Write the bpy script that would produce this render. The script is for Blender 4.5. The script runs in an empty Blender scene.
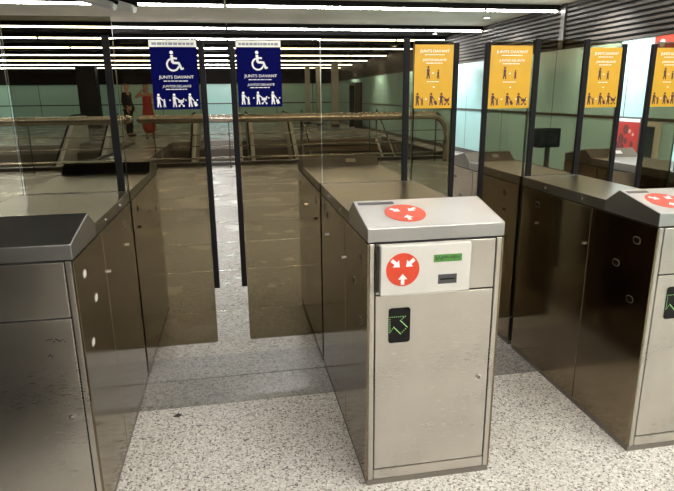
import bpy, bmesh, math, random
from mathutils import Vector, Matrix
random.seed(7)
D = bpy.data; SC = bpy.context.scene; COL = SC.collection
PI = math.pi

# ------------------------------------------------------------------ materials
def nodes(name):
    m = D.materials.new(name); m.use_nodes = True
    nt = m.node_tree; nt.nodes.clear()
    out = nt.nodes.new('ShaderNodeOutputMaterial')
    return m, nt, out
def N(nt, t, **kw):
    n = nt.nodes.new(t)
    for k, v in kw.items():
        if k.startswith('i_'): n.inputs[k[2:].replace('_', ' ')].default_value = v
        else: setattr(n, k, v)
    return n
def rgba(c): return (c[0], c[1], c[2], 1)
def simple(name, col, rough=.5, metal=0, spec=.5, var=.06, scale=20, emit=None, estr=0):
    m, nt, out = nodes(name)
    b = N(nt, 'ShaderNodeBsdfPrincipled')
    b.inputs['Roughness'].default_value = rough; b.inputs['Metallic'].default_value = metal
    b.inputs['Specular IOR Level'].default_value = spec
    tc = N(nt, 'ShaderNodeTexCoord'); nz = N(nt, 'ShaderNodeTexNoise'); nz.inputs['Scale'].default_value = scale
    nt.links.new(tc.outputs['Object'], nz.inputs['Vector'])
    r = N(nt, 'ShaderNodeValToRGB')
    r.color_ramp.elements[0].position = .3; r.color_ramp.elements[1].position = .7
    r.color_ramp.elements[0].color = rgba([c * (1 - var) for c in col])
    r.color_ramp.elements[1].color = rgba([min(1, c * (1 + var)) for c in col])
    nt.links.new(nz.outputs['Fac'], r.inputs['Fac']); nt.links.new(r.outputs['Color'], b.inputs['Base Color'])
    if emit:
        b.inputs['Emission Color'].default_value = rgba(emit); b.inputs['Emission Strength'].default_value = estr
    nt.links.new(b.outputs[0], out.inputs['Surface'])
    return m
def steel(name, col, r0, r1, stretch=(6, 6, 120), aniso=0.0):
    m, nt, out = nodes(name)
    b = N(nt, 'ShaderNodeBsdfPrincipled'); b.inputs['Metallic'].default_value = 1
    tc = N(nt, 'ShaderNodeTexCoord')
    mp = N(nt, 'ShaderNodeMapping'); mp.inputs['Scale'].default_value = stretch
    nt.links.new(tc.outputs['Object'], mp.inputs['Vector'])
    n1 = N(nt, 'ShaderNodeTexNoise'); n1.inputs['Scale'].default_value = 6; n1.inputs['Detail'].default_value = 4
    nt.links.new(mp.outputs[0], n1.inputs['Vector'])
    n2 = N(nt, 'ShaderNodeTexNoise'); n2.inputs['Scale'].default_value = 3.5; n2.inputs['Detail'].default_value = 5
    nt.links.new(tc.outputs['Object'], n2.inputs['Vector'])
    ad = N(nt, 'ShaderNodeMath', operation='ADD'); nt.links.new(n1.outputs['Fac'], ad.inputs[0]); nt.links.new(n2.outputs['Fac'], ad.inputs[1])
    mr = N(nt, 'ShaderNodeMapRange'); mr.inputs['From Min'].default_value = .6; mr.inputs['From Max'].default_value = 1.4
    mr.inputs['To Min'].default_value = r0; mr.inputs['To Max'].default_value = r1
    nt.links.new(ad.outputs[0], mr.inputs['Value']); nt.links.new(mr.outputs[0], b.inputs['Roughness'])
    cr = N(nt, 'ShaderNodeValToRGB'); cr.color_ramp.elements[0].position = .35; cr.color_ramp.elements[1].position = .65
    cr.color_ramp.elements[0].color = rgba([c * .9 for c in col]); cr.color_ramp.elements[1].color = rgba([min(1, c * 1.06) for c in col])
    nt.links.new(n2.outputs['Fac'], cr.inputs['Fac']); nt.links.new(cr.outputs[0], b.inputs['Base Color'])
    bp = N(nt, 'ShaderNodeBump'); bp.inputs['Strength'].default_value = .006; bp.inputs['Distance'].default_value = .01
    nt.links.new(n1.outputs['Fac'], bp.inputs['Height']); nt.links.new(bp.outputs[0], b.inputs['Normal'])
    nt.links.new(b.outputs[0], out.inputs['Surface'])
    return m
def glass(name, tint, refl=1.0):
    m, nt, out = nodes(name)
    tr = N(nt, 'ShaderNodeBsdfTransparent'); tr.inputs['Color'].default_value = rgba(tint)
    gl = N(nt, 'ShaderNodeBsdfGlossy'); gl.inputs['Roughness'].default_value = .015
    fr = N(nt, 'ShaderNodeFresnel'); fr.inputs['IOR'].default_value = 1.5
    nz = N(nt, 'ShaderNodeTexNoise'); nz.inputs['Scale'].default_value = 4
    mu = N(nt, 'ShaderNodeMath', operation='MULTIPLY'); mu.inputs[1].default_value = refl
    nt.links.new(fr.outputs[0], mu.inputs[0])
    mx = N(nt, 'ShaderNodeMixShader')
    nt.links.new(mu.outputs[0], mx.inputs['Fac']); nt.links.new(tr.outputs[0], mx.inputs[1]); nt.links.new(gl.outputs[0], mx.inputs[2])
    nt.links.new(mx.outputs[0], out.inputs['Surface'])
    return m
def emitter(name, col, s):
    m, nt, out = nodes(name)
    e = N(nt, 'ShaderNodeEmission'); e.inputs['Color'].default_value = rgba(col); e.inputs['Strength'].default_value = s
    nt.links.new(e.outputs[0], out.inputs['Surface'])
    return m
def terrazzo(name, chips, scale, r0, r1, bump):
    m, nt, out = nodes(name)
    b = N(nt, 'ShaderNodeBsdfPrincipled')
    tc = N(nt, 'ShaderNodeTexCoord')
    v = N(nt, 'ShaderNodeTexVoronoi'); v.inputs['Scale'].default_value = scale
    wn = N(nt, 'ShaderNodeTexNoise'); wn.inputs['Scale'].default_value = scale * .8; wn.inputs['Detail'].default_value = 3
    mxv = N(nt, 'ShaderNodeVectorMath', operation='MULTIPLY_ADD'); mxv.inputs[1].default_value = (.012, .012, .012)
    nt.links.new(tc.outputs['Object'], wn.inputs['Vector'])
    nt.links.new(wn.outputs['Color'], mxv.inputs[0]); nt.links.new(tc.outputs['Object'], mxv.inputs[2])
    nt.links.new(mxv.outputs[0], v.inputs['Vector'])
    sep = N(nt, 'ShaderNodeSeparateColor'); nt.links.new(v.outputs['Color'], sep.inputs[0])
    cr = N(nt, 'ShaderNodeValToRGB'); cr.color_ramp.interpolation = 'CONSTANT'
    els = cr.color_ramp.elements
    while len(els) > 1: els.remove(els[-1])
    p = 0
    for i, (w, c) in enumerate(chips):
        e = els[0] if i == 0 else els.new(p)
        e.position = p; e.color = rgba(c); p += w
    nt.links.new(sep.outputs[0], cr.inputs['Fac'])
    # large soft wear
    n3 = N(nt, 'ShaderNodeTexNoise'); n3.inputs['Scale'].default_value = 1.6; n3.inputs['Detail'].default_value = 4
    nt.links.new(tc.outputs['Object'], n3.inputs['Vector'])
    cr3 = N(nt, 'ShaderNodeValToRGB'); cr3.color_ramp.elements[0].position = .3; cr3.color_ramp.elements[1].position = .65
    cr3.color_ramp.elements[0].color = (.84, .82, .8, 1); cr3.color_ramp.elements[1].color = (1, 1, 1, 1)
    nt.links.new(n3.outputs['Fac'], cr3.inputs['Fac'])
    mc = N(nt, 'ShaderNodeMix', data_type='RGBA', blend_type='MULTIPLY'); mc.inputs[0].default_value = 1
    nt.links.new(cr.outputs[0], mc.inputs[6]); nt.links.new(cr3.outputs[0], mc.inputs[7])
    nt.links.new(mc.outputs[2], b.inputs['Base Color'])
    mr = N(nt, 'ShaderNodeMapRange'); mr.inputs['From Min'].default_value = .3; mr.inputs['From Max'].default_value = .7
    mr.inputs['To Min'].default_value = r0; mr.inputs['To Max'].default_value = r1
    nt.links.new(n3.outputs['Fac'], mr.inputs['Value']); nt.links.new(mr.outputs[0], b.inputs['Roughness'])
    if bump:
        bp = N(nt, 'ShaderNodeBump'); bp.inputs['Strength'].default_value = bump; bp.inputs['Distance'].default_value = .004
        nt.links.new(sep.outputs[1], bp.inputs['Height']); nt.links.new(bp.outputs[0], b.inputs['Normal'])
    nt.links.new(b.outputs[0], out.inputs['Surface'])
    return m
def panelled(name, col, seam, px, pz, width, axis='Y', rough=.15):
    """glossy glass wall panels with thin dark joints, in object (= world) coordinates"""
    m, nt, out = nodes(name)
    b = N(nt, 'ShaderNodeBsdfPrincipled'); b.inputs['Roughness'].default_value = rough
    tc = N(nt, 'ShaderNodeTexCoord'); sp = N(nt, 'ShaderNodeSeparateXYZ'); nt.links.new(tc.outputs['Object'], sp.inputs[0])
    md = N(nt, 'ShaderNodeMath', operation='FLOORED_MODULO'); md.inputs[1].default_value = px
    nt.links.new(sp.outputs[axis], md.inputs[0])
    c1 = N(nt, 'ShaderNodeMath', operation='LESS_THAN'); c1.inputs[1].default_value = width
    nt.links.new(md.outputs[0], c1.inputs[0])
    nz = N(nt, 'ShaderNodeTexNoise'); nz.inputs['Scale'].default_value = .7
    nt.links.new(tc.outputs['Object'], nz.inputs['Vector'])
    cr = N(nt, 'ShaderNodeValToRGB'); cr.color_ramp.elements[0].position = .3; cr.color_ramp.elements[1].position = .7
    cr.color_ramp.elements[0].color = rgba([c * .92 for c in col]); cr.color_ramp.elements[1].color = rgba(col)
    nt.links.new(nz.outputs['Fac'], cr.inputs['Fac'])
    mc = N(nt, 'ShaderNodeMix', data_type='RGBA'); mc.inputs[7].default_value = rgba(seam)
    nt.links.new(c1.outputs[0], mc.inputs[0]); nt.links.new(cr.outputs[0], mc.inputs[6])
    nt.links.new(mc.outputs[2], b.inputs['Base Color'])
    nt.links.new(b.outputs[0], out.inputs['Surface'])
    return m

M = dict(
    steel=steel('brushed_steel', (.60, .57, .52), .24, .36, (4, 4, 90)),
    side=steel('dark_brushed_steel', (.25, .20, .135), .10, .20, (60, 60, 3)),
    lid=steel('satin_lid_steel', (.50, .50, .495), .28, .40, (5, 60, 5)),
    rail=steel('rail_steel', (.62, .56, .48), .18, .28, (3, 60, 60)),
    pale=glass('pale_glass', (.80, .79, .70), .6),
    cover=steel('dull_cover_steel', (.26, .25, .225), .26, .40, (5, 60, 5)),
    rear=steel('shaded_rear_lid_steel', (.17, .155, .13), .26, .40, (5, 60, 5)),  # lid steel darkened for the dim ceiling the rear lids reflect
    dark=simple('black_rubber', (.008, .008, .009), .6, spec=.12),
    seam=simple('dark_core', (.02, .018, .016), .6),
    plinth=simple('dark_plinth', (.20, .18, .155), .5, metal=.4),
    chrome=steel('chrome', (.85, .85, .84), .08, .15),
    module=simple('pale_painted_metal', (.66, .64, .60), .38, metal=.15, var=.03),
    smoked=glass('bronze_glass', (.50, .452, .355), .4),
    clear=glass('green_tint_glass', (.52, .50, .42), .4),
    edge=simple('glass_edge_green', (.06, .075, .06), .3),
    navy=simple('navy_print', (.0010, .0018, .062), .6, spec=.03, var=.03),
    yellow=simple('yellow_print', (.58, .325, .006), .38, var=.03),
    white=simple('white_print', (.85, .86, .88), .4, var=.02),
    greytext=simple('grey_print', (.22, .24, .26), .5),
    maroon=simple('dark_maroon_print', (.06, .012, .02), .5),
    red=simple('red_print', (.62, .055, .02), .4, var=.05),
    lcd=simple('green_lcd', (.05, .14, .03), .25, emit=(.12, .42, .07), estr=.28),
    lcdtext=simple('dark_green_segments', (.01, .06, .01), .4),
    slot=simple('dark_grey_slot', (.05, .05, .055), .35),
    black=simple('black_screen', (.005, .005, .005), .25, spec=.2),
    led=emitter('green_led', (.55, 1.0, .35), .9),
    ink=simple('marker_ink', (.02, .02, .02), .6),
    label=simple('paper_label', (.75, .74, .70), .5),
    lamp=emitter('fluorescent_white', (1.0, .965, .90), 67.0),
    lampfar=emitter('fluorescent_white_dimmer', (1.0, .965, .90), 38.0),
    housing=simple('black_housing', (.010, .009, .008), .8, spec=.05),
    ceil=simple('beige_ceiling_panel', (.60, .55, .455), .8, spec=.1, var=.05, scale=2),
    ceildark=simple('dark_ceiling', (.014, .012, .010), .9, spec=.03),
    bulk=simple('bulkhead_void', (.010, .009, .008), .8),
    slat=simple('bronze_slat', (.034, .026, .019), .5, var=.1, scale=3),
    wallglass=panelled('pale_teal_glass', (.47, .75, .745), (.10, .13, .12), 1.85, 1, .018, 'Y', .16),
    farglass=panelled('pale_teal_far_glass', (.47, .78, .74), (.10, .14, .12), 1.9, 1, .03, 'X', .16),
    wallbrown=simple('dark_brown_wall', (.075, .062, .048), .4, var=.15, scale=3),
    wallpale=simple('pale_back_wall', (.22, .20, .18), .6, var=.05, scale=2),
    floor_rough=terrazzo('flamed_granite', [(.34, (.74, .72, .68)), (.22, (.62, .60, .56)), (.26, (.90, .88, .85)), (.10, (.36, .34, .30)), (.08, (.15, .14, .13))], 165, .42, .6, .35),
    floor_band=terrazzo('grey_granite_band', [(.4, (.30, .295, .29)), (.3, (.37, .365, .36)), (.2, (.235, .23, .225)), (.1, (.16, .155, .15))], 120, .20, .30, 0),
    floor_pol=terrazzo('polished_terrazzo', [(.36, (.42, .40, .37)), (.3, (.36, .34, .31)), (.18, (.50, .48, .45)), (.16, (.25, .235, .205))], 85, .20, .30, 0),
    kerb=simple('dark_kerb', (.055, .048, .04), .35),
    step=simple('brown_stone_step', (.05, .038, .026), .4, var=.15),
    tread=simple('brown_riser', (.24, .175, .105), .5, var=.15),
    escstep=simple('ribbed_escalator_metal', (.16, .14, .115), .4, metal=.5),
    balus=simple('pale_balustrade_panel', (.80, .77, .70), .3, metal=.2),
    pit=simple('stairwell_wall', (.16, .14, .115), .5, var=.1, scale=2),
    column=simple('pale_column_cladding', (.52, .50, .44), .35, var=.1, scale=2),
    poster=simple('red_poster', (.36, .025, .02), .35, var=.1, scale=6),
    posterdark=simple('poster_figure_dark', (.10, .02, .018), .4, var=.4, scale=12),
    posterpale=simple('poster_figure_pale', (.55, .33, .26), .5),
    beige=simple('beige_frame', (.60, .56, .46), .4),
    darkglass=simple('dark_glazing', (.012, .013, .013), .12),
    skin=simple('skin', (.52, .30, .21), .5),
    hair=simple('dark_hair', (.035, .022, .015), .55),
    cloth=simple('black_cloth', (.012, .013, .017), .8),
    dress=simple('red_cloth', (.42, .045, .025), .75, var=.15),
    shoe=simple('black_leather', (.01, .01, .01), .35),
    phone=simple('white_phone_case', (.8, .8, .8), .3),
)

# ------------------------------------------------------------------ geometry helpers
class MB:
    def __init__(s): s.bm = bmesh.new()
    def face(s, pts):
        return s.bm.faces.new([s.bm.verts.new(p) for p in pts])
    def box(s, a, b):
        x0, x1 = sorted((a[0], b[0])); y0, y1 = sorted((a[1], b[1])); z0, z1 = sorted((a[2], b[2]))
        v = [s.bm.verts.new(p) for p in ((x0,y0,z0),(x1,y0,z0),(x1,y1,z0),(x0,y1,z0),(x0,y0,z1),(x1,y0,z1),(x1,y1,z1),(x0,y1,z1))]
        for f in ((3,2,1,0),(4,5,6,7),(0,1,5,4),(1,2,6,5),(2,3,7,6),(3,0,4,7)): s.bm.faces.new([v[i] for i in f])
        return s
    def extr(s, pts, vec):
        """closed prism from polygon pts swept by vec"""
        vec = Vector(vec); n = len(pts)
        a = [s.bm.verts.new(p) for p in pts]; b = [s.bm.verts.new(Vector(p) + vec) for p in pts]
        s.bm.faces.new(a[::-1]); s.bm.faces.new(b)
        for i in range(n): s.bm.faces.new((a[i], a[(i+1) % n], b[(i+1) % n], b[i]))
        return s
    def tube(s, pts, r, seg=10, cap=True):
        pts = [Vector(p) for p in pts]; rings = []
        for i, p in enumerate(pts):
            t = (pts[min(i+1, len(pts)-1)] - pts[max(i-1, 0)]).normalized()
            u = t.cross(Vector((0,0,1)))
            if u.length < 1e-3: u = t.cross(Vector((0,1,0)))
            u.normalize(); w = t.cross(u)
            rr = r[i] if isinstance(r, (list, tuple)) else r
            rings.append([s.bm.verts.new(p + (u*math.cos(2*PI*k/seg) + w*math.sin(2*PI*k/seg))*rr) for k in range(seg)])
        for a, b in zip(rings, rings[1:]):
            for k in range(seg): s.bm.faces.new((a[k], a[(k+1) % seg], b[(k+1) % seg], b[k]))
        if cap: s.bm.faces.new(rings[0][::-1]); s.bm.faces.new(rings[-1])
        return s
    def build(s, name, mat, parent=None, bevel=0, smooth=False, segs=2):
        bmesh.ops.recalc_face_normals(s.bm, faces=s.bm.faces)
        me = D.meshes.new(name); s.bm.to_mesh(me); s.bm.free()
        me.materials.append(M[mat] if isinstance(mat, str) else mat)
        if smooth:
            for p in me.polygons: p.use_smooth = True
        o = D.objects.new(name, me); COL.objects.link(o)
        if parent: o.parent = parent
        if bevel:
            b = o.modifiers.new('bevel', 'BEVEL'); b.width = bevel; b.segments = segs; b.limit_method = 'ANGLE'
        return o
def box(a, b): return MB().box(a, b)
def tag(o, label=None, cat=None, group=None, kind=None):
    if label: o['label'] = label
    if cat: o['category'] = cat
    if group: o['group'] = group
    if kind: o['kind'] = kind
    return o
def thing(name, label, cat, loc=(0,0,0), group=None):
    o = D.objects.new(name, None); COL.objects.link(o); o.location = loc; o.empty_display_size = .1
    return tag(o, label, cat, group)
def struct(name, mb, mat, **k): return tag(mb.build(name, mat, **k), kind='structure')
def rrect(x0, x1, z0, z1, r, y, n=5):
    p = []
    for cx, cz, a0 in ((x1-r, z1-r, 0), (x0+r, z1-r, PI/2), (x0+r, z0+r, PI), (x1-r, z0+r, 1.5*PI)):
        for k in range(n+1):
            a = a0 + PI/2*k/n; p.append((cx + r*math.cos(a), y, cz + r*math.sin(a)))
    return p
def circ(cx, cz, r, n=32, a0=0, a1=2*PI): return [(cx + r*math.cos(a0+(a1-a0)*k/n), cz + r*math.sin(a0+(a1-a0)*k/n)) for k in range(n)]

# ------------------------------------------------------------------ print: pictograms and lettering (2-D polygons)
def P_arrow(cx, cz, L, ang):
    """solid block arrow of length L pointing along ang, its middle at cx, cz"""
    pts = [(-.5,-.16),(0,-.16),(0,-.42),(.5,0),(0,.42),(0,.16),(-.5,.16)]
    c, s = math.cos(ang), math.sin(ang)
    return [(cx + L*(x*c - z*s), cz + L*(x*s + z*c)) for x, z in pts]
def stroke(a, b, w0, w1=None):
    w1 = w0 if w1 is None else w1
    dx, dz = b[0]-a[0], b[1]-a[1]; l = math.hypot(dx, dz); nx, nz = -dz/l, dx/l
    return [(a[0]+nx*w0, a[1]+nz*w0), (a[0]-nx*w0, a[1]-nz*w0), (b[0]-nx*w1, b[1]-nz*w1), (b[0]+nx*w1, b[1]+nz*w1)]
def P_adult(x=0, h=1):
    return [circ(x, .90*h, .095*h, 12), stroke((x, .78*h), (x-.01*h, .42*h), .12*h, .10*h),
            stroke((x-.03*h, .46*h), (x-.10*h, .0), .065*h, .045*h), stroke((x+.03*h, .46*h), (x+.12*h, .0), .065*h, .045*h)]
def P_pair(): return P_adult(-.2) + P_adult(.2, .6) + [stroke((-.12, .72), (.12, .45), .03)]
def P_pram():
    return P_adult(-.25) + [stroke((-.2, .72), (.1, .5), .04), stroke((.02, .42), (.42, .42), .11, .09), circ(.08, .08, .08, 10), circ(.4, .08, .08, 10),
                            stroke((.1, .4), (.4, .1), .03), stroke((.38, .4), (.1, .1), .03), stroke((.34, .44), (.46, .62), .05)]
def P_case():
    return P_adult(-.15) + [stroke((-.1, .74), (.12, .46), .04), stroke((.1, .5), (.2, .3), .022), stroke((.17, .36), (.3, .05), .11, .11)]
def P_chair():
    ring = []
    a0, a1 = math.radians(110), math.radians(345); n = 22
    out = [(-.06 + .34*math.cos(a0+(a1-a0)*k/n), .33 + .34*math.sin(a0+(a1-a0)*k/n)) for k in range(n+1)]
    inn = [(-.06 + .25*math.cos(a0+(a1-a0)*k/n), .33 + .25*math.sin(a0+(a1-a0)*k/n)) for k in range(n+1)]
    for k in range(n): ring.append([out[k], out[k+1], inn[k+1], inn[k]])
    return ring + [circ(-.10, .92, .09, 16), stroke((-.10, .80), (-.07, .42), .07), stroke((-.1, .66), (.16, .62), .045),
                   stroke((-.08, .42), (.25, .40), .06), stroke((.22, .43), (.36, .10), .06), stroke((.33, .10), (.46, .15), .045)]
def put(mb, polys, cx, cz, s, y, th=.0007):
    for p in polys: mb.extr([(cx + x*s, y, cz + z*s) for x, z in p], (0, -th, 0))
DG = None
def text_mesh(body, width, cx, cz, y, mat, parent, name, height=None, shear=0, bold=.0):
    cu = D.curves.new('lettering', 'FONT'); cu.body = body; cu.align_x = 'CENTER'; cu.align_y = 'CENTER'; cu.size = 1; cu.shear = shear; cu.extrude = .004; cu.offset = bold
    o = D.objects.new('tmp_lettering', cu); COL.objects.link(o)
    dg = bpy.context.evaluated_depsgraph_get()
    me = D.meshes.new_from_object(o.evaluated_get(dg)); D.objects.remove(o); D.curves.remove(cu)
    xs = [v.co.x for v in me.vertices]; ys = [v.co.y for v in me.vertices]
    w = max(xs)-min(xs); h = max(ys)-min(ys); mx = (max(xs)+min(xs))/2; my = (max(ys)+min(ys))/2
    k = width/w; kz = (height/h) if height else k
    for v in me.vertices:
        x, yy, zz = v.co; v.co = (cx + (x-mx)*k, y - .0005 + zz*.08, cz + (yy-my)*kz)
    me.materials.clear(); me.materials.append(M[mat])
    t = D.objects.new(name, me); COL.objects.link(t); t.parent = parent
    return t
def fine_print(mb, x0, x1, z, h, y, rng):
    """lines of print too small to read: word-long dashes"""
    x = x0
    while x < x1 - .004:
        w = min(rng.uniform(.008, .02), x1-x); mb.box((x, y, z-h/2), (x+w, y-.0006, z+h/2)); x += w + .003

def edge_faces(o):
    o.data.materials.append(M['edge'])
    for p in o.data.polygons:
        if abs(p.normal.y) < .9: p.material_index = 1

# ------------------------------------------------------------------ setting
FLOOR_T = -.25
HY0, HY1 = 10.1, 16.4                       # stairwell openings, front and back edge
RH = (-2.3, 4.35); LH = (-12.5, -3.3)       # stairwell openings, x ranges
XW = 5.0; YF = 28.5; XL = -13.0; YB = -7.0
struct('floor', box((XL, YB, FLOOR_T), (XW, .672, 0)), 'floor_rough')
struct('trim_1', box((XL, .672, FLOOR_T), (XW, .926, 0)), 'floor_band')
struct('trim_2', box((XL, .934, FLOOR_T), (XW, 1.185, 0)), 'floor_band')
struct('trim_3', box((XL, .926, FLOOR_T), (XW, .934, -.003)), 'seam')
fb = MB().box((XL, 1.185, FLOOR_T), (XW, HY0, 0)).box((XL, HY1, FLOOR_T), (XW, YF, 0))
fb.box((RH[1], HY0, FLOOR_T), (XW, HY1, 0)).box((LH[1], HY0, FLOOR_T), (RH[0], HY1, 0)).box((XL, HY0, FLOOR_T), (LH[0], HY1, 0))
struct('floor_hall', fb, 'floor_pol')
pit = MB()
for x0, x1 in (RH, LH):
    pit.box((x0-.1, HY0-.1, -3.8), (x1+.1, HY1+.1, -3.6))
    pit.box((x0-.1, HY0-.1, -3.6), (x0, HY1+.1, FLOOR_T)).box((x1, HY0-.1, -3.6), (x1+.1, HY1+.1, FLOOR_T))
    pit.box((x0, HY0-.1, -3.6), (x1, HY0, FLOOR_T)).box((x0, HY1, -3.6), (x1, HY1+.1, FLOOR_T))
struct('wall_stairwell', pit, 'pit')
kb = MB()
for x0, x1 in (RH, LH):
    kb.box((x0, HY0-.16, 0), (x1, HY0, .07)); kb.box((x1-.08, HY0, 0), (x1, HY1-.3, .07))
struct('trim_4', kb, 'kerb', bevel=.008)
struct('wall_right', box((XW, YB, FLOOR_T), (XW+.2, YF+.2, 2.04)), 'wallglass')
struct('trim_5', box((XW-.012, YB, .985), (XW, YF, 1.025)), 'kerb')
struct('baseboard_right', box((XW-.015, YB, 0), (XW, YF, .10)), 'kerb')
glint = MB()
for k in range(9): glint.box((XL, 1.826+.905*k, -.004), (XW, 1.840+.905*k, .0006))
struct('floor_glint_strips', glint, 'chrome')  # bright strips stand in for ceiling lamp reflections in the polished floor
struct('wall_right_upper', box((XW+.03, YB, 2.04), (XW+.2, YF+.2, 2.80)), 'bulk')
sl = MB()
for k in range(10):
    z = 2.045 + k*.071
    sl.extr([(XW+.03, YB, z+.01), (XW-.02, YB, z), (XW-.02, YB, z+.036), (XW+.03, YB, z+.046)], (0, YF-YB, 0))
struct('trim_6', sl, 'slat')
struct('trim_7', box((XW-.045, 7.19, 2.04), (XW-.02, 7.31, 2.74)), 'kerb')
struct('wall_far', box((XL, YF, FLOOR_T), (XW, YF+.2, 1.96)), 'farglass')
struct('trim_8', box((XL, YF-.02, .97), (XW, YF, 1.02)), 'kerb')
struct('wall_far_upper', box((XL, YF-.15, 1.96), (XW, YF+.2, 2.80)), 'ceildark')
struct('wall_left', box((XL-.2, YB, FLOOR_T), (XL, YF+.2, 2.80)), 'wallbrown')
struct('unseen_shade_block', box((XL, YB, 0), (-1.1, -.5, 2.74)), 'wallbrown')  # unseen block added to shade the left gate's front
struct('wall_back', box((XL-.2, YB-.2, FLOOR_T), (XW+.2, YB, 2.80)), 'wallpale')
ZC = 2.74
struct('ceiling', box((-.7, YB, ZC), (XW, 10.40, ZC+.1)).box((XL, 6.6, ZC), (-.7, 10.40, ZC+.1)), 'ceil')
struct('ceiling_far', box((XL, 10.40, ZC), (XW, YF, ZC+.1)), 'ceildark')
struct('ceiling_left', box((XL, YB, ZC), (-.7, 6.6, ZC+.1)), 'wallbrown')

# ------------------------------------------------------------------ ceiling lamps
ROWS = [7.43, 10.36, 12.55, 15.2, 18.1, 20.95, 23.9, 26.7]
ORD = ['first', 'second', 'third', 'fourth', 'fifth', 'sixth', 'seventh', 'eighth']
CUT = [-12.9, -4.55, -.41, 3.7, 4.97]
SEG = ['leftmost and longest run', 'run above the left gate', 'run above the middle gate', 'short end piece by the slatted wall']
def lamp(x0, x1, y, label, group):
    far = y > 1 and y != 4.6
    t = thing('ceiling_light', label, 'ceiling light', ((x0+x1)/2, y, ZC), group)
    L = (x1-x0)/2 - .012
    box((-L, -.06, -.08), (L, .06, 0)).build('housing', 'housing', t)
    box((-L+.01, -.022, -.108 if far else -.125), (L-.01, .022, -.08)).build('diffuser', 'lampfar' if far else 'lamp', t, bevel=.008)
    return t
for r, y in enumerate(ROWS):
    for s in range(4):
        lamp(CUT[s], CUT[s+1], y, 'white ceiling light line, %s row from the gates, %s' % (ORD[r], SEG[s]), 'ceiling light lines')
for r, y in enumerate((4.6, 1.8, -.9, -2.6, -4.6)):      # the same rows go on overhead and behind, over the right side of the hall
    for s in (2, 3):
        lamp(CUT[s] if s == 3 or y > 0 else -1.2, CUT[s+1], y, 'white ceiling light line overhead, %s row back, %s' % (ORD[r], SEG[s].replace('the ', '')), 'ceiling light lines')

for k, y in enumerate((3.4, 6.0, 8.8, 11.6, 15.0, 19.0, 23.5)):
    t = thing('downlight', 'small round downlight beside the right wall, %s counted from the gates' % ORD[k], 'downlight', (4.35, y, ZC), 'downlights along the right wall')
    g = MB(); o_ = circ(0, 0, .075, 20)
    g.tube([(0, 0, -.001), (0, 0, -.035)], .075, 20, cap=False); g.tube([(0, 0, -.001), (0, 0, -.035)], .062, 20, cap=False)
    g.build('rim', 'chrome', t)
    MB().tube([(0, 0, -.002), (0, 0, -.008)], .058, 20).build('bulb', 'lampfar', t)
    sp = D.lights.new('downlight_beam', 'SPOT'); sp.energy = 330; sp.spot_size = math.radians(100); sp.spot_blend = .8; sp.shadow_soft_size = .05; sp.color = (.93, 1, 1)
    so = D.objects.new('downlight_beam', sp); COL.objects.link(so); so.parent = t; so.location = (0, 0, -.05)
    so.rotation_euler = Vector((.62, 0, -1.15)).to_track_quat('-Z', 'Y').to_euler()

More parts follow.
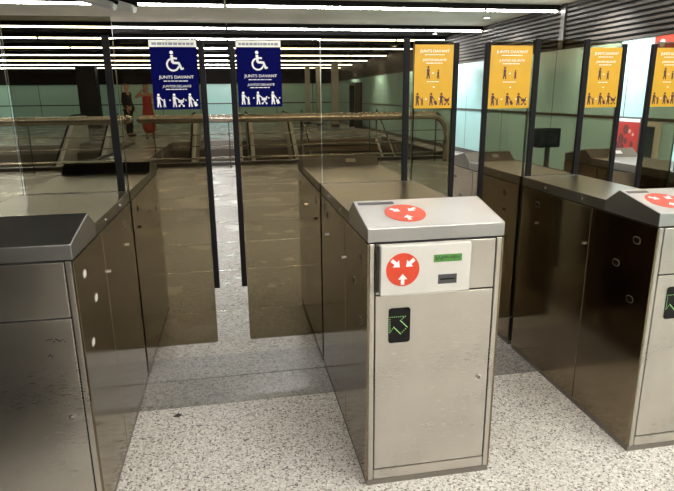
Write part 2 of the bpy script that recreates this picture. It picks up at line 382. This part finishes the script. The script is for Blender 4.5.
# ------------------------------------------------------------------ fare gates
GL = 1.95; YM = GL/2
def lid_z(y): return .945 + .048*y/.224
def fare_gate(x0, W, label, screen=None, posts=(), marks=True, left_wear=False, rear_label=False, lid_disc=True, module=True, screen_top=1.60, screen_mat='smoked'):
    t = thing('fare_gate', label, 'fare gate', (x0, 0, 0), 'steel fare gate cabinets')
    my = lambda y, r: GL - y if r else y
    # dark inner carcass in two halves with a slot between them, where the glass doors slide in
    c = MB()
    for r in (0, 1): c.box((.006, my(.006, r), .022), (W-.006, my(YM-.022, r), .897))
    c.build('carcass', 'seam', t)
    p = MB()
    for r in (0, 1): p.box((.003, my(.003, r), 0), (W-.003, my(YM-.022, r), .0215))
    p.build('plinth', 'plinth', t)
    for r in (0, 1):
        # side panels with sensor windows, locks and screws
        for side in (0, 1):
            xa, xb = (0, .007) if side == 0 else (W-.007, W)
            sgn = -1 if side == 0 else 1; xo = 0 if side == 0 else W
            for k, (ya, yb) in enumerate(((.001, .372), (.377, YM-.022))):
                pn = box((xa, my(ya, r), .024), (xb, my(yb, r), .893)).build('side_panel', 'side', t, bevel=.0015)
                def oval(y, z, w, h, nm, mat, th=.002):
                    cy = my(y, r); pts = []
                    for q in (1, -1):
                        for a in range(9):
                            an = -PI/2 + PI*a/8
                            pts.append((xo, cy + q*(w/2-h/2) + q*math.cos(an)*h/2, z + q*math.sin(an)*h/2))
                    MB().extr(pts, (sgn*th, 0, 0)).build(nm, mat, pn)
                    rim = [(px_, cy+(py_-cy)*1.14, z+(pz_-z)*1.22) for px_, py_, pz_ in pts]
                    MB().extr(rim, (sgn*th*.7, 0, 0)).build('window_rim', 'plinth', pn)
                wm = 'label' if (left_wear and not r) else 'black'
                if k == 0:
                    for yy, zz in ((.096, .826), (.193, .713), (.094, .598)): oval(yy, zz, .034, .022, 'sensor_window', wm)
                else:
                    oval(.80, .829, .034, .022, 'sensor_window', 'black')
                    for yy, zz in ((.80, .737), (.409, .737)):
                        MB().tube([(xo, my(yy, r), zz), (xo+sgn*.010, my(yy, r), zz)], .0075, 10).build('lock', 'chrome', pn, smooth=False)
        # front and rear end: stiles, base rail, service door, upper panel
        def ebox(a, b): return box((a[0], my(a[1], r), a[2]), (b[0], my(b[1], r), b[2]))
        ebox((.0075, .0, .024), (.024, .012, .893)).build('corner_stile', 'steel', t, bevel=.002)
        ebox((W-.024, .0, .024), (W-.0075, .012, .893)).build('corner_stile', 'steel', t, bevel=.002)
        ebox((.027, .001, .024), (W-.027, .012, .062)).build('base_rail', 'steel', t, bevel=.0015)
        d = ebox((.0285, .001, .066), (W-.0285, .012, .716)).build('service_door', 'steel', t, bevel=.002)
        u = ebox((.0285, .001, .722), (W-.0285, .012, .891)).build('upper_panel', 'steel', t, bevel=.002)
        ys = my(.001, r); sg = 1 if r else -1
        MB().tube([(W-.064, ys, .392), (W-.064, ys+sg*.004, .392)], .011, 16).build('lock', 'chrome', d)
        MB().tube([(W-.064, ys+sg*.004, .392), (W-.064, ys+sg*.010, .392)], .006, 10).build('lock_barrel', 'plinth', d)
        # lid: sloping head with a front lip
        prof = [(0, .899), (0, .945), (.224, .993), (.300, .942), (.300, .899)]
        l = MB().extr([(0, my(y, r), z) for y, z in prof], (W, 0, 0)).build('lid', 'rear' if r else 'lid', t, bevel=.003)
        if not r:
            def on_lid(pts, off, th, nm, mat, par):      # pts given as (x, y) on the slope
                n = Vector((0, -.048, .224)).normalized()
                MB().extr([Vector((x, y, lid_z(y))) + n*off for x, y in pts], n*th).build(nm, mat, par)
            on_lid([(.012, .186), (.014+.125*W/.465, .186), (.014+.125*W/.465, .205), (.012, .205)], .0002, .0012, 'ticket_exit_slot', 'slot', l)
            if lid_disc:
                cx, cy, rr = .335*W, .106, .069
                on_lid([(cx+rr*math.cos(a*PI/20), cy+rr*math.sin(a*PI/20)) for a in range(40)], .0002, .001, 'direction_disc', 'red', l)
                for a in (90, 215, 325):
                    aa = math.radians(a if a == 90 else (a-180 if a > 180 else a))
                    ang = {90: PI/2, 215: math.radians(-40), 325: math.radians(220)}[a]
                    px = cx - math.cos(ang)*rr*.55; py = cy - math.sin(ang)*rr*.55
                    on_lid(P_arrow(px, py, rr*.55, ang), .0012, .0008, 'arrow', 'white', l)
        elif rear_label:
            n = Vector((0, -.051, .076)).normalized()    # the rear lid's inner slope, which faces the camera
            f = lambda x, k: Vector((x, GL-.300 + .076*k, .942 + .051*k))
            xa, xb = .57*W, .70*W
            MB().extr([f(xa, .35) + Vector((0,-.0006,.0006)), f(xb, .35) + Vector((0,-.0006,.0006)), f(xb, .7) + Vector((0,-.0006,.0006)), f(xa, .7) + Vector((0,-.0006,.0006))], (0, -.0006, .0008)).build('paper_label', 'label', l)
        tp = box((0, my(.3005, r), .899), (W, my(YM-.016, r), .942)).build('top_cover', 'cover', t, bevel=.002)
        for q in (0, 1):
            xo = 0 if q == 0 else W
            for yy in (.45, .74):
                MB().tube([(xo, my(yy, r), .921), (xo+(-.004 if q == 0 else .004), my(yy, r), .921)], .006, 10).build('screw', 'chrome', tp)
        if not r:
            if module:
                # ticket reader box standing proud of the upper panel
                ma, mb_ = .036, .339
                mod = box((ma, -.030, .727), (mb_, .0005, .893)).build('reader_module', 'module', t, bevel=.004)
                yf = -.0302
                if W > .4:
                    cx, cz, rr = .109, .813, .055
                    MB().extr([(x, yf, z) for x, z in circ(cx, cz, rr, 40)], (0, -.0008, 0)).build('direction_disc', 'red', mod)
                    for ang in (PI/2, math.radians(-42), math.radians(222)):
                        MB().extr([(x, yf-.0009, z) for x, z in P_arrow(cx - math.cos(ang)*rr*.58, cz - math.sin(ang)*rr*.58, rr*.66, ang)], (0, -.0006, 0)).build('arrow', 'white', mod)
                    box((.212, yf, .832), (.306, yf-.0018, .856)).build('display_screen', 'lcd', mod)
                    g = MB(); rng = random.Random(3)
                    for q in range(16):
                        x = .217 + q*.0052
                        g.box((x, yf-.0019, .839 if rng.random() < .5 else .843), (x+.0034, yf-.0023, .851 if rng.random() < .6 else .847))
                    g.build('display_segments', 'lcdtext', mod)
                    box((.228, yf, .757), (.292, yf-.0012, .789)).build('card_slot', 'slot', mod, bevel=.0005)
                    box((.235, yf-.0013, .771), (.285, yf-.0022, .775)).build('slot_mouth', 'black', mod)
                box((.0295, -.014, .735), (.0355, .0, .890)).build('module_hinge', 'seam', t)
            # black signal window with a green arrow of light points
            sx0, sx1, sz0, sz1 = .073, .073+.075, .548, .672
            sd = MB().extr(rrect(sx0, sx1, sz0, sz1, .010, .0008), (0, -.0016, 0)).build('signal_window', 'black', d)
            dots = MB(); s = (sx1-sx0)
            def dot(u, v): dots.box((sx0+u*s-.0012, -.0009, sz0+v*s-.0012), (sx0+u*s+.0012, -.0016, sz0+v*s+.0012))
            for k in range(8): dot(.06+.1*k, 1.24)                       # outline of a thick arrow aimed at the upper left
            for k in range(8): dot(.06, 1.24-.1*k)
            def line(a, b, n):
                for k in range(n+1): dot(a[0]+(b[0]-a[0])*k/n, a[1]+(b[1]-a[1])*k/n)
            line((.76, 1.24), (.54, 1.06), 3); line((.06, .52), (.24, .76), 3)
            line((.54, 1.06), (.86, .72), 12); line((.24, .76), (.56, .42), 12); line((.86, .72), (.56, .42), 4)
            dots.build('signal_arrow', 'led', sd)
        if left_wear and not r:
            rng = random.Random(5)
            for z0, n in ((.652, 9), (.604, 2)):
                g = MB(); x = W - .105
                for q in range(n):
                    a = (x + q*.0062, -.0002, z0 + rng.uniform(-.006, .006)); b = (x + q*.0062 + .005, -.0002, z0 + rng.uniform(-.007, .007))
                    dx, dz = b[0]-a[0], b[2]-a[2]; ln = math.hypot(dx, dz); nx, nz = -dz/ln*.0012, dx/ln*.0012
                    g.extr([(a[0]+nx, .0005, a[2]+nz), (a[0]-nx, .0005, a[2]-nz), (b[0]-nx, .0005, b[2]-nz), (b[0]+nx, .0005, b[2]+nz)], (0, -.0008, 0))
                g.build('graffiti_scribble', 'ink', d)
    # fixed glass screen on the middle of the cabinet
    box((.004, YM-.0155, .9), (W-.004, YM-.0125, .9435)).build('glazing_channel', 'chrome', t)
    if screen:
        a, b = screen
        s = box((a-x0, YM+.006, .935), (b-x0, YM+.016, screen_top)).build('glass_screen', screen_mat, t); edge_faces(s)
    for px in posts:
        box((px-x0, YM-.010, .935), (px-x0+.030, YM+.004, 1.605)).build('screen_post', 'dark', t, bevel=.003)
    return t
fare_gate(-1.347, .472, 'steel fare gate at left with dark grey lid and marker scribble on its door', (-1.312, -.878), (-.922,), left_wear=True, rear_label=False, lid_disc=False, module=False, screen_top=1.68, screen_mat='clear')
fare_gate(0, .465, 'middle steel fare gate with red arrow disc and small green display on its front', (.012, .460), (.400,), rear_label=True)
fare_gate(1.04, .312, 'steel fare gate at right edge, dark side towards the middle gate, disc cut off', (1.046, 1.347), (1.056, 1.318), rear_label=True, module=False)
fare_gate(1.885, .352, 'farthest right fare gate, only its rear lid showing behind the glass', (1.93, 2.2), (), rear_label=True)

# ------------------------------------------------------------------ sliding glass doors with their notices
def gate_door(xa, xb, edge, kind, sx, sz, label, header_alpha=False, seed=1):
    """glass leaf from xa to xb in the gates' middle plane; edge = x side of its black rubber edge; the notice is stuck on its front"""
    t = thing('glass_gate_door', label, 'gate door', ((xa+xb)/2, YM, 0), 'sliding glass gate doors')
    ox = (xa+xb)/2
    a, b = xa-ox, xb-ox
    z0, z1 = .172, 1.59
    edge_faces(MB().extr(rrect(a, b, z0, z1, .012, .0), (0, -.010, 0)).build('glass_leaf', 'smoked', t))
    e = b if edge > 0 else a
    ed = box((e + .0003*edge, .004, .455), (e + .026*edge, -.015, 1.584)).build('rubber_edge', 'dark', t, bevel=.004)
    box((a+.002, .001, z1+.0005), (b-.002, -.011, z1+.004)).build('top_edge_strip', 'edge', t)
    x0, x1 = sx[0]-ox, sx[1]-ox; s0, s1 = sz
    yf = -.0102
    W = x1-x0; H = s1-s0; cx = (x0+x1)/2
    Z = lambda f: s1 - f*H
    rng = random.Random(seed)
    st = box((x0, yf, s0), (x1, yf-.0008, s1)).build('notice', 'navy' if kind == 'blue' else 'yellow', t)
    y = yf-.0010
    if kind == 'blue':
        hd = box((x0, y, s1-.10*H), (x1, y-.0005, s1)).build('header_band', 'label', st)
        g = MB(); fine_print(g, x0+.012, x1-.012, s1-.055*H, .010, y-.0006, rng); g.build('header_print', 'greytext', st)
        g = MB(); put(g, P_chair(), cx+.0, Z(.445), .29*H, y); g.build('wheelchair_symbol', 'white', st)
        text_mesh('JUNTS DAVANT', .74*W, cx+.005, Z(.535), y, 'white', st, 'lettering', height=.056*H, bold=.004)
        text_mesh('JUNTOS DELANTE', .62*W, cx+.005, Z(.665), y, 'white', st, 'lettering', height=.044*H, shear=.2, bold=.003)
        g = MB(); fine_print(g, cx-.25*W, cx+.30*W, Z(.585), .0035, y, rng); fine_print(g, cx-.22*W, cx+.25*W, Z(.705), .0035, y, rng); g.build('small_print', 'white', st)
        for pic, nm, fx in ((P_pair(), 'adult_and_child_symbol', -.33), (P_pram(), 'pram_symbol', .02), (P_case(), 'suitcase_symbol', .33)):
            g = MB(); put(g, pic, cx+fx*W, Z(.965), .20*H, y); g.build(nm, 'white', st)
        g = MB()
        for fx in (-.15, .19, .44): g.box((cx+fx*W-.003, y, Z(.865)-.0025), (cx+fx*W+.003, y-.0006, Z(.865)+.0025))
        g.build('separator_dots', 'white', st)
    else:
        text_mesh('JUNTS DAVANT', .76*W, cx+.003, Z(.105), y, 'white', st, 'lettering', height=.056*H, bold=.004)
        text_mesh('JUNTOS DELANTE', .62*W, cx+.003, Z(.24), y, 'white', st, 'lettering', height=.044*H, shear=.2, bold=.003)
        g = MB(); fine_print(g, cx-.24*W, cx+.26*W, Z(.155), .0032, y, rng); fine_print(g, cx-.20*W, cx+.22*W, Z(.285), .0032, y, rng); fine_print(g, cx-.17*W, cx+.14*W, Z(.575), .0032, y, rng); g.build('small_print', 'white', st)
        g = MB(); put(g, P_adult(0), cx-.14*W, Z(.53), .20*H, y); g.build('adult_symbol', 'maroon', st)
        g = MB(); put(g, P_adult(0, .72), cx+.12*W, Z(.53), .20*H, y); g.build('child_symbol', 'maroon', st)
        for pic, nm, fx in ((P_pair(), 'adult_and_child_symbol', -.34), (P_case(), 'suitcase_symbol', .0), (P_pram(), 'pram_symbol', .30)):
            g = MB(); put(g, pic, cx+fx*W, Z(.955), .205*H, y); g.build(nm, 'maroon', st)
        g = MB()
        for fx, fz in ((-.02, .44), (.015, .66), (-.18, .85), (.17, .85), (.43, .85)): g.box((cx+fx*W-.004, y, Z(fz)-.0022), (cx+fx*W+.004, y-.0006, Z(fz)+.0022))
        g.build('separator_dots', 'white', st)
    return t
gate_door(-.878, -.528, 1, 'blue', (-.732, -.534), (1.298, 1.588), 'left leaf with blue wheelchair notice, black edge on its right', seed=2)
gate_door(-.371, .006, -1, 'blue', (-.366, -.170), (1.305, 1.588), 'leaf with blue wheelchair notice fixed to the middle gate, black edge on its left', seed=3)
gate_door(.448, .643, 1, 'yellow', (.451, .641), (1.287, 1.575), 'yellow notice leaf right of the middle gate, nearest the blue doors', seed=4)
gate_door(.826, 1.044, -1, 'yellow', (.828, 1.042), (1.282, 1.573), 'yellow notice leaf left of the right gate, black edge on its left', seed=5)
gate_door(1.348, 1.524, 1, 'yellow', (1.350, 1.523), (1.280, 1.566), 'yellow notice leaf starting at the right gate, black edge on its right', seed=6)
gate_door(1.716, 1.890, -1, 'yellow', (1.718, 1.888), (1.279, 1.566), 'yellow notice leaf cut by the right border of the view', seed=7)

gl_t = thing('glass_gate_door', 'clear glass leaf left of the left gate, running out of the view', 'gate door', (-1.62, YM, 0), 'sliding glass gate doors')
edge_faces(MB().extr(rrect(-.255, .305, .172, 1.59, .012, .0), (0, -.010, 0)).build('glass_leaf', 'pale', gl_t))
box((-.282, .004, .455), (-.2555, -.015, 1.584)).build('rubber_edge', 'dark', gl_t, bevel=.004)

# ------------------------------------------------------------------ railings before the stairwells
def railing(x0, x1, label, turn_l, turn_r):
    y = 9.592; r = .078; zt = .938
    t = thing('railing', label, 'railing', ((x0+x1)/2, y, 0))
    ox = (x0+x1)/2; a, b = x0-ox, x1-ox
    pts = []
    if turn_l:
        pts.append((a, 0, 0)) if turn_l == 'down' else None
        if turn_l == 'down': pts += [(a, 0, .4)] + [(a+.36-.36*math.cos(k*PI/16), 0, zt-.36+.36*math.sin(k*PI/16)) for k in range(9)]
        else: pts += [(a, .5, zt)] + [(a+.2-.2*math.cos(k*PI/16), .2-.2*math.sin(k*PI/16), zt) for k in range(9)]
    else: pts.append((a, 0, zt))
    n = 6
    for k in range(1, n): pts.append((a+.4 + (b-a-.8)*k/n, 0, zt))
    if turn_r == 'down': pts += [(b-.36+.36*math.sin(k*PI/16), 0, zt-.36+.36*math.cos(k*PI/16)) for k in range(9)] + [(b, 0, .4), (b, 0, 0)]
    elif turn_r == 'back': pts += [(b-.2+.2*math.sin(k*PI/16), .2-.2*math.cos(k*PI/16), zt) for k in range(9)] + [(b, .5, zt)]
    else: pts.append((b, 0, zt))
    MB().tube(pts, r, 20).build('handrail_tube', 'rail', t, smooth=True)
    for z, rr in ((.640, .010), (.42, .010), (.19, .018)):
        MB().tube([(a+.03, 0, z), (b-.03, 0, z)], rr, 8).build('guard_wire', 'rail', t, smooth=True)
    k = max(2, round((b-a)/1.25))
    for q in range(k):
        x = a + .25 + (b-a-.5)*q/(k-1)
        MB().tube([(x, 0, 0), (x, 0, zt)], .012, 8).build('post', 'kerb', t, smooth=True)
railing(-2.12, 3.97, 'wide steel tube railing behind the middle and right gates, bent down at its end', 'back', 'down')
railing(-12.9, -2.38, 'long steel tube railing behind the left gate, in front of the left stairwell', None, 'back')

# ------------------------------------------------------------------ stairs and escalators in the stairwells
def flight(x0, x1, n, rise, run, label):
    t = thing('staircase', label, 'stairs', ((x0+x1)/2, HY1, 0))
    a = (x1-x0)/2
    st = MB(); ri = MB()
    for k in range(n):
        z = -rise*(k+1); yb = -run*k; yf = -run*(k+1)
        st.box((-a, yb, z-.04), (a, yf-.02, z)); ri.box((-a, yb-.001, z+.001), (a, yb-.02, z+rise-.042))
    st.build('treads', 'step', t); ri.build('risers', 'tread', t)
    m = MB()
    m.extr([(-a-.001, 0, -rise), (-a-.001, -run*n, -rise*(n+1)), (-a-.001, -run*n, -rise*(n+1)-.2), (-a-.001, 0, -rise-.25)], (-.05, 0, 0)); m.build('stringer', 'balus', t)
    MB().extr([(a+.001, 0, .0), (a+.001, -run*n, -rise*n), (a+.001, -run*n, -rise*(n+1)-.2), (a+.001, 0, -rise-.25)], (.05, 0, 0)).build('stringer', 'balus', t)
    for q, x in ((0, -a-.025), (1, a+.025)):
        MB().tube([(x, -.05, .0), (x, -.05, .9), (x, -run*n, .9-rise*n)], .025, 8).build('handrail', 'rail', t, smooth=True)
flight(1.78, 4.15, 19, .175, .31, 'brown stone staircase going down behind the middle gate railing')
def escalator(x0, x1, label, top_y=HY1, drop=3.3):
    t = thing('escalator', label, 'escalator', ((x0+x1)/2, top_y, 0))
    a = (x1-x0)/2; sl = math.tan(math.radians(29)); run = drop/sl
    for s in (-1, 1):
        xi = s*(a-.17); xo = s*a
        prof = [(1.3, .0), (1.3, .80), (.1, .80), (-run, .80-drop), (-run, -drop-.25), (0, -.28), (.0, .0)]
        MB().extr([(xi, y, z) for y, z in prof], (xo-xi, 0, 0)).build('balustrade', 'balus', t)
        pr = [(1.35, .3), (1.42, .62), (1.3, .84), (.1, .84), (-run, .84-drop)]
        MB().tube([((xi if s > 0 else xo)+.03, y, z) for y, z in pr], .028, 10).build('handrail', 'dark', t, smooth=True)
    st = MB(); n = 16
    for k in range(n):
        z = -drop*(k+1)/n; st.box((-a+.18, -run*k/n, z), (a-.18, -run*(k+1)/n-.01, z-.28))
    st.build('step_band', 'escstep', t)
    box((-a+.18, 0.002, .001), (a-.18, 1.25, .012)).build('landing_plate', 'escstep', t)
escalator(-1.62, -.16, 'escalator going down seen in the gap between the blue doors')
escalator(.02, 1.42, 'escalator beside the brown staircase, right of the blue doors gap')
escalator(-5.1, -3.85, 'escalator going down behind the left gate')

# ------------------------------------------------------------------ columns and far fittings along the right wall
for x, y, w, h, lab in ((4.05, 23.2, .28, 2.04, 'pale square column, nearest of the far columns left of the right wall'),
                        (3.55, 24.6, .22, 2.60, 'slim pale column, middle one of the far columns'),
                        (3.25, 26.2, .22, 2.60, 'slim pale column farthest back beside the far wall')):
    t = thing('column', lab, 'column', (x, y, 0), 'far columns')
    box((-w/2, -w/2, 0), (w/2, w/2, ZC)).build('shaft', 'column', t, bevel=.01)
    box((-w/2-.02, -w/2-.02, 0), (w/2+.02, w/2+.02, .12)).build('base', 'kerb', t)
t = thing('column', 'broad dark column far behind the left gate, in front of the far wall', 'column', (-6.75, 26.5, 0), 'far columns')
box((-.42, -.3, 0), (.42, .3, ZC)).build('shaft', 'bulk', t, bevel=.01); box((-.44, -.32, 0), (.44, .32, .12)).build('base', 'kerb', t)
t = thing('door_portal', 'dark doorway surround projecting from the far right wall', 'doorway', (4.72, 22.6, 0))
box((-.05, -.6, 0), (.27, -.5, 1.75)).build('jamb', 'kerb', t); box((-.05, .5, 0), (.27, .6, 1.75)).build('jamb', 'kerb', t)
box((-.05, -.6, 1.751), (.27, .6, 1.85)).build('lintel', 'kerb', t)

t = thing('poster_case', 'red poster case with white top strip against the right wall', 'poster', (XW-.03, 5.36, 0))
box((-.05, -.27, .0), (.015, .27, 1.012)).build('case', 'kerb', t, bevel=.004)
box((-.052, -.26, .215), (-.0505, .26, .962)).build('poster', 'poster', t)
box((-.052, -.26, .965), (-.0505, .26, 1.006)).build('white_header', 'white', t)
g = MB(); rng = random.Random(9)
for k in range(7):
    y, z, r = rng.uniform(-.2, .2), rng.uniform(.6, .88), rng.uniform(.03, .07)
    MB().extr([(-.0523-.0001*k, y + r*math.cos(a*PI/6), z + 1.3*r*math.sin(a*PI/6)) for a in range(12)], (-.0004, 0, 0)).build('printed_figure', 'posterdark', t)
g = MB()
for y, z, r in ((-.08, .84, .028), (-.15, .80, .022)): g.extr([(-.0536, y + r*math.cos(a*PI/6), z + r*math.sin(a*PI/6)) for a in range(12)], (-.0004, 0, 0))
g.build('printed_faces', 'posterpale', t)
t = thing('display_cabinet', 'narrow dark glazed cabinet with beige frame against the right wall', 'cabinet', (XW-.03, 4.91, 0))
box((-.04, -.135, 0), (.015, .135, .975)).build('body', 'beige', t, bevel=.004)
box((-.0425, -.085, .12), (-.041, .085, .92)).build('dark_pane', 'darkglass', t)
t = thing('wall_sign', 'small red sign with white emblem high on the right wall', 'sign', (XW-.05, 4.86, 1.84))
box((-.03, -.18, 0), (.025, .16, .19)).build('sign_box', 'red', t, bevel=.006)
g = MB(); g.extr([(-.0305, .02+.05*math.cos(a*PI/8), .10+.05*math.sin(a*PI/8)) for a in range(16)], (-.001, 0, 0)); g.build('white_emblem', 'white', t)

t = thing('card_reader_post', 'black box on a slim post behind the right gate glass', 'reader post', (2.94, 4.0, 0))
box((-.15, -.08, .015), (.15, .08, 0)).build('base_plate', 'kerb', t, bevel=.003)
MB().tube([(0.02, 0, .015), (.02, 0, .80)], .028, 14).build('post', 'kerb', t, smooth=True)
h = box((-.14, -.07, .785), (.125, .07, .985)).build('reader_head', 'dark', t, bevel=.012)
box((-.11, -.0712, .83), (.095, -.073, .95)).build('reader_face', 'black', h)

# ------------------------------------------------------------------ ceiling camera cluster at the top left
t = thing('security_camera', 'silver twin camera housing hanging from the ceiling at top left', 'camera', (-1.56, 4.5, 2.20))
MB().tube([(-.12, .05, .12), (-.12, .05, .54)], .022, 12).build('hanger', 'housing', t, smooth=True)
box((-.22, -.02, .09), (-.02, .10, .13)).build('bracket', 'chrome', t, bevel=.005)
for dx, dz, mat in ((.08, 0, 'module'), (-.10, .02, 'module')):
    a = Vector((-.30+dx, .10, .13+dz)); b = Vector((.20+dx, -.10, -.025+dz))
    bd = MB().tube([a, b], .042, 18).build('camera_body', mat, t, smooth=False)
    dirv = (b-a).normalized()
    MB().tube([b+dirv*.001, b+dirv*.02], .036, 18).build('lens_hood', 'label', bd)
    MB().tube([a+Vector((0, 0, .044)), b+Vector((0, 0, .044))+dirv*.05], .020, 10).build('sun_shield', 'housing', bd)

# ------------------------------------------------------------------ litter
tag(MB().extr([(-.725, .60, .0006), (-.70, .592, .0006), (-.688, .607, .0006), (-.705, .622, .0006), (-.715, .610, .0006)], (0, 0, .003)).build('litter_scrap', 'ink'),
    'tiny dark scrap on the floor beside the left gate', 'litter')

# ------------------------------------------------------------------ people far behind the railing
def skin(name, verts, edges, rad, mat, parent, root=0, sub=1):
    me = D.meshes.new(name); me.from_pydata(verts, edges, []); o = D.objects.new(name, me); COL.objects.link(o)
    o.modifiers.new('skin', 'SKIN')
    for i, r in enumerate(rad):
        v = me.skin_vertices[0].data[i]; v.radius = (r, r) if not isinstance(r, tuple) else r; v.use_root = (i == root)
    s = o.modifiers.new('sub', 'SUBSURF'); s.levels = s.render_levels = sub
    me.materials.append(M[mat]); o.parent = parent
    for p in me.polygons: p.use_smooth = True
    o.modifiers['skin'].use_smooth_shade = True
    return o
def person(loc, rz, H, label, arms, female):
    t = thing('person', label, 'person', loc); t.rotation_euler.z = rz
    k = H/1.75
    V = []; E_ = []; R = []
    def v(p, r, prev=None):
        V.append((p[0]*k, p[1]*k, p[2]*k)); R.append(r*k if not isinstance(r, tuple) else (r[0]*k, r[1]*k))
        if prev is not None: E_.append((prev, len(V)-1))
        return len(V)-1
    sh = .165 if female else .19
    pel = v((0, 0, .95), (.15, .11)); wa = v((0, 0, 1.10), (.125, .095), pel); ch = v((0, .0, 1.30), (.15, .11), wa); nk = v((0, .0, 1.46), .055, ch); hd0 = v((0, -.015, 1.56), .075, nk)
    hd = v((0, -.02, 1.66), .092, hd0); v((0, -.015, 1.715), .06, hd)
    for s in (-1, 1):
        hip = v((s*.09, 0, .88), .085, pel); kn = v((s*.10, -.02, .48), .058, hip); an = v((s*.10, .02, .09), .040, kn); v((s*.105, -.13, .035), .032, an)
        S = v((s*sh, 0, 1.41), .055, ch)
        el, wr = arms[s]
        e = v(el, .042, S); w = v(wr, .030, e)
        d = (Vector(wr)-Vector(el)).normalized(); side = d.cross(Vector((0, 1, .2))).normalized()
        palm = v(tuple(Vector(wr)+d*.06), (.036, .018), w)
        for q, L in ((-1.5, .065), (-.5, .078), (.5, .074), (1.5, .055)):
            b = Vector(wr)+d*.09+side*q*.017
            f = v(tuple(b), .0095, palm); f2 = v(tuple(b+d*L*.55), .0085, f); v(tuple(b+d*L+Vector((0, -.012, 0))), .007, f2)
        th = v(tuple(Vector(wr)+d*.035+side*.04), .010, w); v(tuple(Vector(wr)+d*.075+side*.055), .008, th)
    body = skin('body', V, E_, R, 'skin', t)
    # face, hair, clothes
    f = MB(); f.extr([(-.012*k, -.105*k, 1.615*k), (.012*k, -.105*k, 1.615*k), (0, -.10*k, 1.665*k)], (0, -.022*k, -.004*k)); f.build('nose', 'skin', t)
    g = MB()
    for s in (-1, 1): g.box((s*.035*k-.012*k, -.104*k, 1.655*k), (s*.035*k+.012*k, -.113*k, 1.667*k))
    g.build('eyes', 'hair', t)
    box((-.022*k, -.098*k, 1.585*k), (.022*k, -.107*k, 1.595*k)).build('mouth', 'dress', t)
    if female:
        skin('hair', [(0, .02*k, 1.74*k), (0, .05*k, 1.66*k), (0, .09*k, 1.5*k), (0, .10*k, 1.32*k)], [(0, 1), (1, 2), (2, 3)], [.07*k, .105*k, .085*k, .05*k], 'hair', t)
        skin('dress', [(0, 0, 1.40*k), (0, 0, 1.30*k), (0, 0, 1.08*k), (0, 0, .92*k), (0, 0, .5*k), (0, 0, .16*k)], [(i, i+1) for i in range(5)],
             [(.15*k, .11*k), (.17*k, .13*k), (.145*k, .115*k), (.185*k, .15*k), (.22*k, .18*k), (.26*k, .22*k)], 'dress', t)
    else:
        skin('hair', [(0, .0, 1.745*k), (0, .04*k, 1.68*k)], [(0, 1)], [.075*k, .09*k], 'hair', t)
        a = arms
        sv = [(0, 0, .92*k), (0, 0, 1.1*k), (0, 0, 1.30*k), (0, 0, 1.43*k)]; se = [(0, 1), (1, 2), (2, 3)]; sr = [(.165*k, .125*k), (.15*k, .12*k), (.175*k, .13*k), (.08*k, .07*k)]
        for s in (-1, 1):
            i = len(sv); el, wr = a[s]
            sv += [(s*sh*k, 0, 1.41*k), tuple(Vector(el)*k), tuple(Vector(wr)*k)]; se += [(2, i), (i, i+1), (i+1, i+2)]; sr += [.07*k, .055*k, .042*k]
        skin('jacket', sv, se, sr, 'cloth', t)
        tv = [(0, 0, .95*k)]; te = []; tr = [(.16*k, .125*k)]
        for s in (-1, 1):
            i = len(tv); tv += [(s*.09*k, 0, .86*k), (s*.10*k, -.02*k, .48*k), (s*.10*k, .02*k, .09*k)]; te += [(0, i), (i, i+1), (i+1, i+2)]; tr += [.105*k, .078*k, .065*k]
        skin('trousers', tv, te, tr, 'cloth', t)
    for s in (-1, 1):
        skin('shoe', [(s*.10*k, .045*k, .045*k), (s*.103*k, -.06*k, .045*k), (s*.107*k, -.16*k, .037*k)], [(0, 1), (1, 2)], [.044*k, .045*k, .036*k], 'shoe', t)
    return t
person((-3.98, 19.6, 0), math.radians(70), 1.83, 'person in dark clothes standing sideways, far behind the left gate glass',
       {-1: ((-.25, .02, 1.13), (-.24, -.10, .90)), 1: ((.25, .02, 1.13), (.24, -.10, .90))}, False)
person((-3.12, 18.2, 0), math.radians(15), 1.78, 'person in long red dress raising an elbow, left of the blue notice',
       {-1: ((-.36, -.08, 1.32), (-.13, -.20, 1.56)), 1: ((.25, -.02, 1.14), (.16, -.22, 1.10))}, True)

# ------------------------------------------------------------------ camera, world, view
cam = D.cameras.new('camera'); co = D.objects.new('camera', cam); COL.objects.link(co)
f, pitch, yaw, roll = 561.95, .2614, .1779, -.0099
fw = Vector((math.sin(yaw)*math.cos(pitch), math.cos(yaw)*math.cos(pitch), -math.sin(pitch)))
r = Vector((math.cos(yaw), -math.sin(yaw), 0)); up = r.cross(fw)
r2 = r*math.cos(roll) + up*math.sin(roll); u2 = -r*math.sin(roll) + up*math.cos(roll)
mw = Matrix((r2, u2, -fw)).transposed().to_4x4(); mw.translation = (-.3987, -1.6747, 1.3521)
co.matrix_world = mw
cam.sensor_fit = 'HORIZONTAL'; cam.sensor_width = 36; cam.lens = f/674*36; cam.clip_start = .05
SC.camera = co
w = D.worlds.new('world'); SC.world = w; w.use_nodes = True
w.node_tree.nodes['Background'].inputs[0].default_value = (.02, .02, .02, 1); w.node_tree.nodes['Background'].inputs[1].default_value = .2
vs = SC.view_settings
vs.view_transform = 'Standard'; vs.look = 'None'; vs.gamma = 1; vs.use_curve_mapping = False; vs.exposure = 0.0
SC.cycles.max_bounces = 10; SC.cycles.transparent_max_bounces = 24; SC.cycles.glossy_bounces = 6; SC.cycles.sample_clamp_indirect = 6
SC.cycles.use_denoising = True
